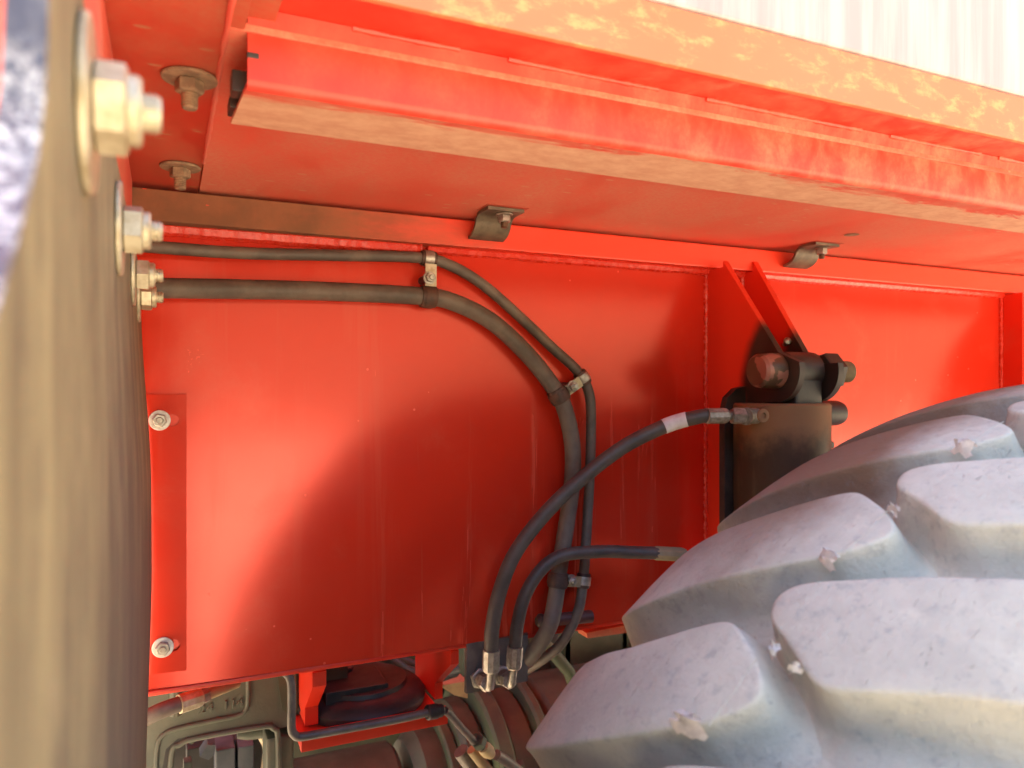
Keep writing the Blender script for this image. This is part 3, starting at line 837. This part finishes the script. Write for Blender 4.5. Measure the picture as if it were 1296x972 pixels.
rimp = [(-.19, .362), (-.195, .375), (-.185, .38), (-.18, .34), (-.10, .32), (-.06, .30), (-.05, .12), (-.09, .11), (-.09, 0)]
bm = new(); lathe(bm, [(s, r) for s, r in rimp], (0, 0, 0), (0, 1, 0), 64)
obj('rim', bm, M['yellow_zinc'], wh, 40, local=True)
rimb = [(.19, .362), (.195, .375), (.185, .38), (.18, .34), (-.06, .30)]
bm = new(); lathe(bm, rimb, (0, 0, 0), (0, 1, 0), 64)
obj('rim_barrel', bm, M['dark_cast'], wh, 40, local=True)

INNER = [(.045, .297), (.034, .294), (.017, .306), (-.004, .324), (-.016, .343), (-.010, .363), (.007, .386), (.030, .405), (.054, .424), (.085, .445), (.12, .466), (.165, .484), (.206, .487), (.213, .470), (.209, .400), (.200, .380), (.15, .364), (.10, .342), (.065, .314)]
OUTER = [(.018, .268), (.019, .252), (.012, .240), (-.002, .228), (-.024, .214), (-.05, .198), (-.072, .184), (-.095, .167), (-.13, .148), (-.17, .130), (-.200, .118), (-.210, .132), (-.212, .200), (-.205, .216), (-.165, .238), (-.124, .262), (-.10, .280), (-.088, .290), (-.066, .305), (-.050, .317), (-.038, .316), (-.02, .302), (0, .289), (.012, .281)]
def resample(poly, n=110):
    # closed Catmull-Rom, then even steps (s in metres, arc in metres)
    P = [Vector((s, a * RT)) for s, a in poly]; m = len(P); out = []
    for i in range(m):
        p0, p1, p2, p3 = P[i - 1], P[i], P[(i + 1) % m], P[(i + 2) % m]
        for k in range(8):
            t = k / 8
            out.append(.5 * ((2 * p1) + (p2 - p0) * t + (2 * p0 - 5 * p1 + 4 * p2 - p3) * t * t + (3 * p1 - p0 - 3 * p2 + p3) * t ** 3))
    L = [0]
    for i in range(len(out)): L.append(L[-1] + (out[(i + 1) % len(out)] - out[i]).length)
    res = []; j = 0
    for k in range(n):
        d = L[-1] * k / n
        while L[j + 1] < d: j += 1
        t = (d - L[j]) / (L[j + 1] - L[j]); res.append(out[j].lerp(out[(j + 1) % len(out)], t))
    for _ in range(1): res = [(res[i - 1] + res[i] * 2 + res[(i + 1) % n]) / 4 for i in range(n)]
    return res
def area(p): return .5 * sum(p[i - 1].x * p[i].y - p[i].x * p[i - 1].y for i in range(len(p)))
def lug_mesh(poly, name):
    P = resample(poly)
    if area(P) < 0: P = P[::-1]
    n = len(P)
    nr = []
    for i in range(n):
        d = (P[(i + 1) % n] - P[i - 1]).normalized(); nr.append(Vector((d.y, -d.x)))   # outward
    for _ in range(6): nr = [((nr[i - 1] + nr[i] * 2 + nr[(i + 1) % n])).normalized() for i in range(n)]
    def place(p, dep):
        s, a = p.x, p.y / RT
        r = crown(max(-.212, min(.212, s))) - dep
        if abs(s) > .212: r -= (abs(s) - .212) * 1.6
        return Vector((-math.sin(a) * r, s, math.cos(a) * r))
    bm = new()
    inner = [P[i] - nr[i] * .0042 for i in range(n)]
    pts = list(inner); xs = [p.x for p in P]; ys = [p.y for p in P]
    def inside(q):
        c = False
        for i in range(n):
            a, b = inner[i - 1], inner[i]
            if (a.y > q.y) != (b.y > q.y) and q.x < (b.x - a.x) * (q.y - a.y) / (b.y - a.y) + a.x: c = not c
        return c
    st = .011; x = min(xs)
    while x < max(xs):
        y = min(ys)
        while y < max(ys):
            q = Vector((x + random.uniform(-.002, .002), y + random.uniform(-.002, .002)))
            if inside(q) and min((q - p).length for p in inner) > .006: pts.append(q)
            y += st
        x += st
    v2, e2, f2, *_ = delaunay_2d_cdt(pts, [], [list(range(n))], 1, 1e-7)
    V = []
    for q in v2:
        w_ = .0009 * noise.noise(Vector((q.x * 18, q.y * 18, 3.1)))
        V.append(bm.verts.new(place(q, .0 + w_)))
    for f in f2:
        try: bm.faces.new([V[i] for i in f])
        except ValueError: pass
    prev = V[:n]
    for off, dep in ((-.0018, .0002), (-.0005, .0008), (.0003, .0022), (.0011, .0060), (.0030, .013), (.0055, .022), (.0085, .030), (.0130, .0355), (.0195, .0390), (.028, .042)):
        ring = []
        for i in range(n):
            jit = .0012 * noise.noise(Vector((P[i].x * 30, P[i].y * 30, dep * 60)))
            ring.append(bm.verts.new(place(P[i] + nr[i] * (off + jit), dep)))
        for i in range(n): bm.faces.new((prev[i], prev[(i + 1) % n], ring[(i + 1) % n], ring[i]))
        prev = ring
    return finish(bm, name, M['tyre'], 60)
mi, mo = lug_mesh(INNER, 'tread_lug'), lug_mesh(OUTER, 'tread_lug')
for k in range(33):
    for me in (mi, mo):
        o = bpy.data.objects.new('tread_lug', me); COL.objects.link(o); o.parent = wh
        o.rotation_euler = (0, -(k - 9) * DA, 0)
# mould line and torn rubber flash along the tread centre
def tread(s, a, dr=0.):
    r = crown(s) + dr
    return Vector((-math.sin(a) * r, s, math.cos(a) * r))
for k in range(-1, 5):
    for a0, a1 in ((.318, .383), (.231, .286)):
        pth = [tread(.0006 * math.sin(t * 9), a0 + k * DA + (a1 - a0) * t, .0000) for t in [j / 8 for j in range(9)]]
        obj('mould_line', sweep(new(), pth, .0004, 6), M['tyre'], wh, local=True)
def flash(px, py, size, seedv, rot):
    """a torn curl of rubber standing off the tread"""
    r = (px - CX) / F; v = -(py - CY) / F
    d = Vector((ST + r * CT, CT - r * ST, v)).normalized()
    t = .3
    u = Vector((math.cos(PSI), math.sin(PSI), 0)); ax = Vector((-math.sin(PSI), math.cos(PSI), 0))
    while t < 1.3:
        q = d * t - WC; s = q.dot(ax)
        if math.hypot(q.dot(u), q.z) < crown(min(.2, abs(s))) - .003: break
        t += .001
    q = d * (t - .004) - WC
    c = Vector((q.dot(u), q.dot(ax), q.z)); out = Vector((c.x, 0, c.z)).normalized(); tan = Vector((0, 1, 0)).cross(out)
    rnd = random.Random(seedv)
    bm = new(); rows = []
    nn = 7
    for i in range(nn):
        f = i / (nn - 1); row = []
        for j in range(5):
            g = j / 4 - .5
            wd = size * (1 - .45 * f + .25 * rnd.uniform(-1, 1)) * g * 1.25
            curl = size * (.25 + .5 * math.sin(f * 2.6)) * (1 - .3 * abs(g))
            p = c + Vector((0, 1, 0)) * (wd * math.cos(rot) - f * size * math.sin(rot) * .7) + tan * (wd * math.sin(rot) + f * size * .55) + out * (curl + .003 * rnd.uniform(-1, 1) - .002)
            row.append(bm.verts.new(p))
        rows.append(row)
    for A, B in zip(rows, rows[1:]):
        for j in range(4): bm.faces.new((A[j], A[j + 1], B[j + 1], B[j]))
    bmesh.ops.solidify(bm, geom=bm.faces[:], thickness=.0014)
    obj('rubber_flash', bm, M['flash'], wh, 40, local=True)
flash(1046, 720, .016, 1, .4); flash(1216, 578, .016, 2, .3); flash(876, 936, .020, 3, -.2)
flash(975, 828, .009, 4, .9); flash(1128, 650, .0085, 5, .6); flash(1008, 852, .007, 6, -.7)

# ------------------------------------------------------------------ under the frame: casting, bracket, mount, pipe, axle
ca = thing('axle_casting', 'grey brown cast housing with raised numerals under the left of the frame', 'casting', at(290, 960, y=1.16))
YC = 1.13
outl = [(60, 790), (440, 770), (440, 905), (372, 918), (352, 922), (344, 914), (330, 916), (250, 930), (225, 935), (210, 948), (203, 985), (203, 1200), (60, 1200)]
obj('housing', extrude_poly(new(), [at(px, py, y=YC) for px, py in outl], (0, .06, 0), .006, 3), M['casting'], ca)
rp = catmull([at(px, py, y=YC - .001) for px, py in [(314, 850), (314, 880), (312, 896), (303, 905), (270, 912), (225, 922), (207, 930), (199, 945), (197, 985), (197, 1060)]], 8)
obj('raised_border', sweep(new(), rp, .0035, 10), M['casting'], ca)
obj('rim_border', sweep(new(), catmull([at(px, py, y=YC - .001) for px, py in [(352, 1060), (352, 940), (346, 922), (330, 920), (250, 934), (228, 942), (217, 958), (213, 1060)]], 8), .004, 10), M['casting'], ca)
obj('side_post', box(new(), at(337, 935, y=YC + .002), at(372, 1080, y=YC + .002) + Vector((0, .05, 0)), .006), M['casting'], ca)
obj('upright_rib', sweep(new(), [at(222, 830, y=YC - .0005), at(222, 905, y=YC - .0005)], .008, 10), M['casting'], ca)
rec = [(350, 850), (374, 845), (376, 900), (366, 905), (356, 895)]
obj('recess_shade', extrude_poly(new(), [at(px, py, y=YC - .002) for px, py in rec], (0, -.004, 0), .003, 2), M['dark_cast'], ca)  # raised dark patch painting in the shade of a pocket
cu = bpy.data.curves.new('numerals', 'FONT'); cu.body = '24  114'; cu.size = .0165; cu.space_character = 1.15; cu.extrude = .0012; cu.bevel_depth = .0003
tmp = bpy.data.objects.new('numerals', cu); COL.objects.link(tmp)
bpy.context.view_layer.update()
me = bpy.data.meshes.new_from_object(tmp.evaluated_get(bpy.context.evaluated_depsgraph_get()))
bpy.data.objects.remove(tmp); bpy.data.curves.remove(cu)
me.materials.clear(); me.materials.append(M['casting'])
nu = bpy.data.objects.new('cast_numerals', me); COL.objects.link(nu); nu.parent = ca
nu.location = at(252, 903, y=YC - .001) - root_loc(ca); nu.rotation_euler = (R_(90), R_(-0), 0)
# equipment in the casting's opening
vb = thing('valve_block', 'dark valve block with blue grey boxes inside the casting opening', 'valve', at(280, 1000, y=1.25))
obj('back_block', box(new(), at(195, 905, y=1.36), at(372, 1130, y=1.36) + Vector((0, .02, 0)), .004), M['black'], vb)
def bx(name, p0, p1, y, dep, mat, par, bev=.003):
    a = at(*p0, y=y); b = at(*p1, y=y)
    return obj(name, box(new(), a, Vector((b.x, y + dep, b.z)), bev), M[mat], par)
bx('coil_box', (273, 950), (298, 1040), 1.22, .05, 'blue_grey', vb)
bx('coil_box', (301, 946), (322, 1040), 1.225, .05, 'blue_grey', vb)
obj('small_connector', extrude_poly(new(), [at(px, py, y=1.20) for px, py in [(253, 958), (263, 943), (273, 943), (271, 956), (264, 962)]], (0, .03, 0), .002, 2), M['blue_grey'], vb)
bx('body', (236, 948), (330, 1060), 1.275, .05, 'black', vb)
bx('bracket_tab', (240, 930), (246, 942), 1.20, .02, 'casting', vb, .002)
bx('bracket_tab', (232, 966), (243, 990), 1.20, .02, 'casting', vb, .002)
obj('fitting', sweep(new(), [at(300, 928, y=1.2), at(314, 926, y=1.2), at(345, 922, y=1.2)], [.008, .012, .012], 14), M['casting'], vb)
obj('cable', sweep(new(), catmull([at(px, py, y=1.22) for px, py in [(330, 930), (337, 945), (336, 965), (330, 1000)]], 8), .006, 10), M['yellow_zinc'], vb)
# hose with a yellow ferrule
bh, pb_ = hose('brake_hose', 'grey hose with a brassy ferrule leaving the mudflap below the web', pp([(140, 930, 1.03), (180, 911, 1.03), (205, 899, 1.03), (230, 890, 1.04)]), .0098, 'hose')
ferrule(at(226, 891.5, y=1.038), at(255, 882, y=1.05), .0122, bh, 'yellow_zinc')
obj('nut', hexnut(new(), at(254, 882, y=1.05), at(275, 873, y=1.06) - at(254, 882, y=1.05), .018, .010), M['zinc_dirty'], bh)
obj('end_tube', sweep(new(), pp([(258, 881, 1.052), (275, 874, 1.06), (300, 864, 1.08)]), .0072, 12), M['tan_strut'], bh)

br = thing('mount_bracket', 'red U shaped bracket hanging below the web around a black rubber mount', 'bracket', at(470, 930, y=1.1))
def cheek(x, t, yn, yfar, ymid):
    pts = [Vector((x, yfar, WB - .013)), Vector((x, yn, WB - .013)), Vector((x, yn, WB - .032)), Vector((x, ymid, WB - .082)), Vector((x, ymid, -.470)), Vector((x, yfar, -.470))]
    return extrude_poly(new(), pts, (t, 0, 0), .0015, 1)
obj('cheek', cheek(.178, .018, 1.016, 1.165, 1.075), M['red'], br)
obj('cheek', cheek(.372, .012, 1.016, 1.185, 1.085), M['red'], br)
obj('front_bar', box(new(), (.165, 1.028, -.484), (.372, 1.040, -.461), .0012), M['red'], br)
obj('base_tray', box(new(), (.165, 1.041, -.482), (.372, 1.20, -.475), .0012), M['red'], br)
rm = thing('rubber_mount', 'black block with a round boss on a wide rubber pad in the red bracket', 'mount', (.27, 1.13, -.475))
obj('pad', lathe(new(), [(0, .095), (.012, .098), (.022, .09), (.028, .07), (.034, .068), (.034, 0)], (.272, 1.14, -.4745), (0, 0, 1), 40), M['black'], rm)
blk = new(); box(blk, (.208, 1.085, -.455), (.300, 1.24, -.433), .002)
obj('block', blk, M['black'], rm)
obj('boss', lathe(new(), [(0, .016), (.006, .016), (.008, .013), (.008, 0)], (.250, 1.165, -.4335), (0, 0, 1), 24), M['black'], rm)
obj('under_nut', hexnut(new(), (.285, 1.10, -.4825), (0, 0, -1), .034, .022), M['dark_cast'], rm)
pi = thing('steel_pipe', 'grey bent pipe running in front of the red bracket to a black coupling', 'pipe', at(368, 900, y=1.02))
pth = catmull(pp([(330, 852, 1.03), (350, 849, 1.018), (361, 851, 1.012), (368, 862, 1.01), (369, 890, 1.01), (369, 920, 1.01), (373, 930, 1.01), (384, 932, 1.012), (440, 922, 1.012), (500, 911, 1.012), (545, 901, 1.014)]), 8)
obj('tube', sweep(new(), pth, .0056, 12), M['pipe'], pi)
ca_, cb_ = at(540, 902, y=1.014), at(565, 898, y=1.02)
obj('coupling', lathe(new(), [(0, .009), (.002, .0105), (.016, .0105), (.017, .009), (.024, .009), (.026, .0075), (.026, 0)], ca_, cb_ - ca_, 18), M['black'], pi)
bs, _ = hose('brake_line', 'thin dark line dropping right from the coupling to a pair of fittings', pp([(563, 899, 1.02), (570, 905, 1.03), (585, 922, 1.06), (600, 938, 1.09), (612, 948, 1.11)]), .0055, 'hose_dark')
f0, f1 = at(603, 936, y=1.09), at(618, 950, y=1.12)
obj('nut', hexnut(new(), f0, f1 - f0, .022, .018), M['dark_cast'], bs)
obj('body', lathe(new(), [(0, .009), (.012, .011), (.026, .011), (.04, .008), (.04, 0)], at(611, 945, y=1.105), f1 - f0, 16), M['tan_strut'], bs)
obj('lower_hose', sweep(new(), catmull(pp([(628, 955, 1.13), (645, 966, 1.15), (668, 985, 1.18)]), 6), .0085, 12), M['hose_dark'], bs)
tr = thing('steel_rod', 'pale slanting rod below the brake fittings at the bottom edge', 'rod', at(600, 972, y=1.15))
obj('rod', sweep(new(), [at(583, 950, y=1.16), at(612, 990, y=1.16)], .013, 14), M['pipe'], tr)
obj('end_fitting', sweep(new(), [at(597, 948, y=1.14), at(625, 985, y=1.14)], .009, 12), M['tan_strut'], tr)

ax = thing('drive_axle', 'dusty olive axle with round flanges under the frame', 'axle', at(560, 965, y=1.45))
YA = 1.50
def xa(px): return at(px, 960, y=YA).x
AZ = at(600, 985, y=YA).z
def ringpart(name, p0, p1, r, mat, e=.006):
    x0, x1 = xa(p0), xa(p1)
    return obj(name, lathe(new(), [(0, 0), (0, r - e), (e, r), (x1 - x0 - e, r), (x1 - x0, r - e), (x1 - x0, 0)], (x0, YA, AZ), (1, 0, 0), 40), M[mat], ax)
ringpart('axle_tube', 250, 500, .108, 'dark_cast', .01)
ringpart('hub', 475, 512, .055, 'olive')
ringpart('gear_case', 512, 562, .125, 'dark_cast', .02)
ringpart('case_flange', 548, 562, .145, 'olive', .004)
ringpart('drum', 562, 592, .17, 'dark_cast', .01)
ringpart('drum_flange', 592, 612, .205, 'olive')
ringpart('drum', 612, 646, .180, 'olive', .01)
ringpart('drum_flange', 646, 658, .205, 'olive')
ringpart('hub_body', 658, 900, .19, 'dark_cast', .03)
for k in range(7):
    an = R_(60 + k * 25)
    p = Vector((xa(612), YA - .19 * math.sin(an) * 1.0, AZ + .19 * math.cos(an)))
    obj('flange_bolt', hexnut(new(), p, (1, 0, 0), .022, .014), M['dark_cast'], ax)
st_ = thing('tan_strut', 'dusty tan diagonal strut behind the black mount block', 'strut', at(490, 880, y=1.30))
obj('strut', extrude_poly(new(), [at(px, py, y=1.30) for px, py in [(462, 835), (488, 828), (500, 868), (498, 892), (492, 890)]], (0, .02, 0), .002, 1), M['tan_strut'], st_)
obj('foot', extrude_poly(new(), [at(px, py, y=1.29) for px, py in [(496, 868), (526, 858), (530, 890), (500, 890)]], (0, .02, 0), .002, 1), M['olive'], st_)
hb, _ = hose('hose_loop', 'black hose loop crossing behind the right cheek of the red bracket', pp([(478, 830, 1.24), (500, 842, 1.24), (515, 852, 1.24), (545, 856, 1.25), (575, 848, 1.28)]), .013, 'black')
obj('second_loop', sweep(new(), catmull(pp([(490, 828, 1.27), (512, 838, 1.27), (535, 846, 1.27), (560, 838, 1.28)]), 8), .010, 12), M['black'], hb)
wt = thing('white_tube', 'short pale tube end beside the tan strut', 'tube', at(515, 880, y=1.25))
obj('tube', sweep(new(), catmull(pp([(512, 868, 1.25), (518, 874, 1.25), (521, 890, 1.25)]), 6), .005, 10), M['zinc'], wt)
bt = thing('tan_beam', 'dusty tan cross beam in the dark gap right of the bracket', 'beam', at(580, 875, y=1.4))
obj('beam', extrude_poly(new(), [at(px, py, y=1.33) for px, py in [(556, 868), (592, 862), (592, 884), (575, 880)]], (0, .04, 0), .004, 2), M['tan_strut'], bt)
obj('cross_tube', sweep(new(), [at(690, 815, y=1.30), at(720, 850, y=1.30), at(735, 890, y=1.30)], .012, 12), M['olive'], bt)
# copper coloured strap painting the sunlit patch on the web's bottom edge
cs = thing('sunlit_foot_patch', 'added orange brown strap under the web foot against the tyre lug', 'strap', at(765, 800, y=1.0))
obj('strap', extrude_poly(new(), [at(px, py, y=1.02) for px, py in [(742, 801), (800, 790), (800, 800), (744, 808)]], (0, .03, 0), .001, 1), M['edge_orange'], cs)  # stands for the sunlit patch on the web's bottom edge
# beam added behind the axle to block light from the far side
ff = thing('far_light_block', 'added dark inner frame beam behind the axle, barely lit', 'beam', (.6, 2.0, -.1))
obj('beam', box(new(), (X0 - .5, 1.95, -.45), (X1, 1.97, .24), .003), M['dark_cast'], ff)  # added to block light from the far side

gb = thing('gearbox', 'dark olive gearbox housing in the gap between web foot and tyre', 'gearbox', (1.0, 1.7, -.9))
obj('housing', box(new(), (.62, 1.60, -1.0), (1.9, 1.85, .2), .02, 3), M['dark_cast'], gb)
for xx in (.70, .86, 1.02, 1.18):
    obj('cooling_rib', box(new(), (xx, 1.575, -.95), (xx + .025, 1.601, -.40), .006), M['olive'], gb)
obj('side_cover', lathe(new(), [(0, 0), (0, .10), (.02, .11), (.03, .11), (.03, 0)], (.94, 1.575, -.62), (0, 1, 0), 32), M['dark_cast'], gb)
inn = thing('sky_gap_block', 'added dark plate closing the space behind the cast housing', 'backing', (0, 1.7, -.6))  # dark filler added to shut out bright sky behind the housing
obj('body', box(new(), (-.9, 1.72, -.85), (.615, 1.9, .23), .02, 3), M['dark_cast'], inn)
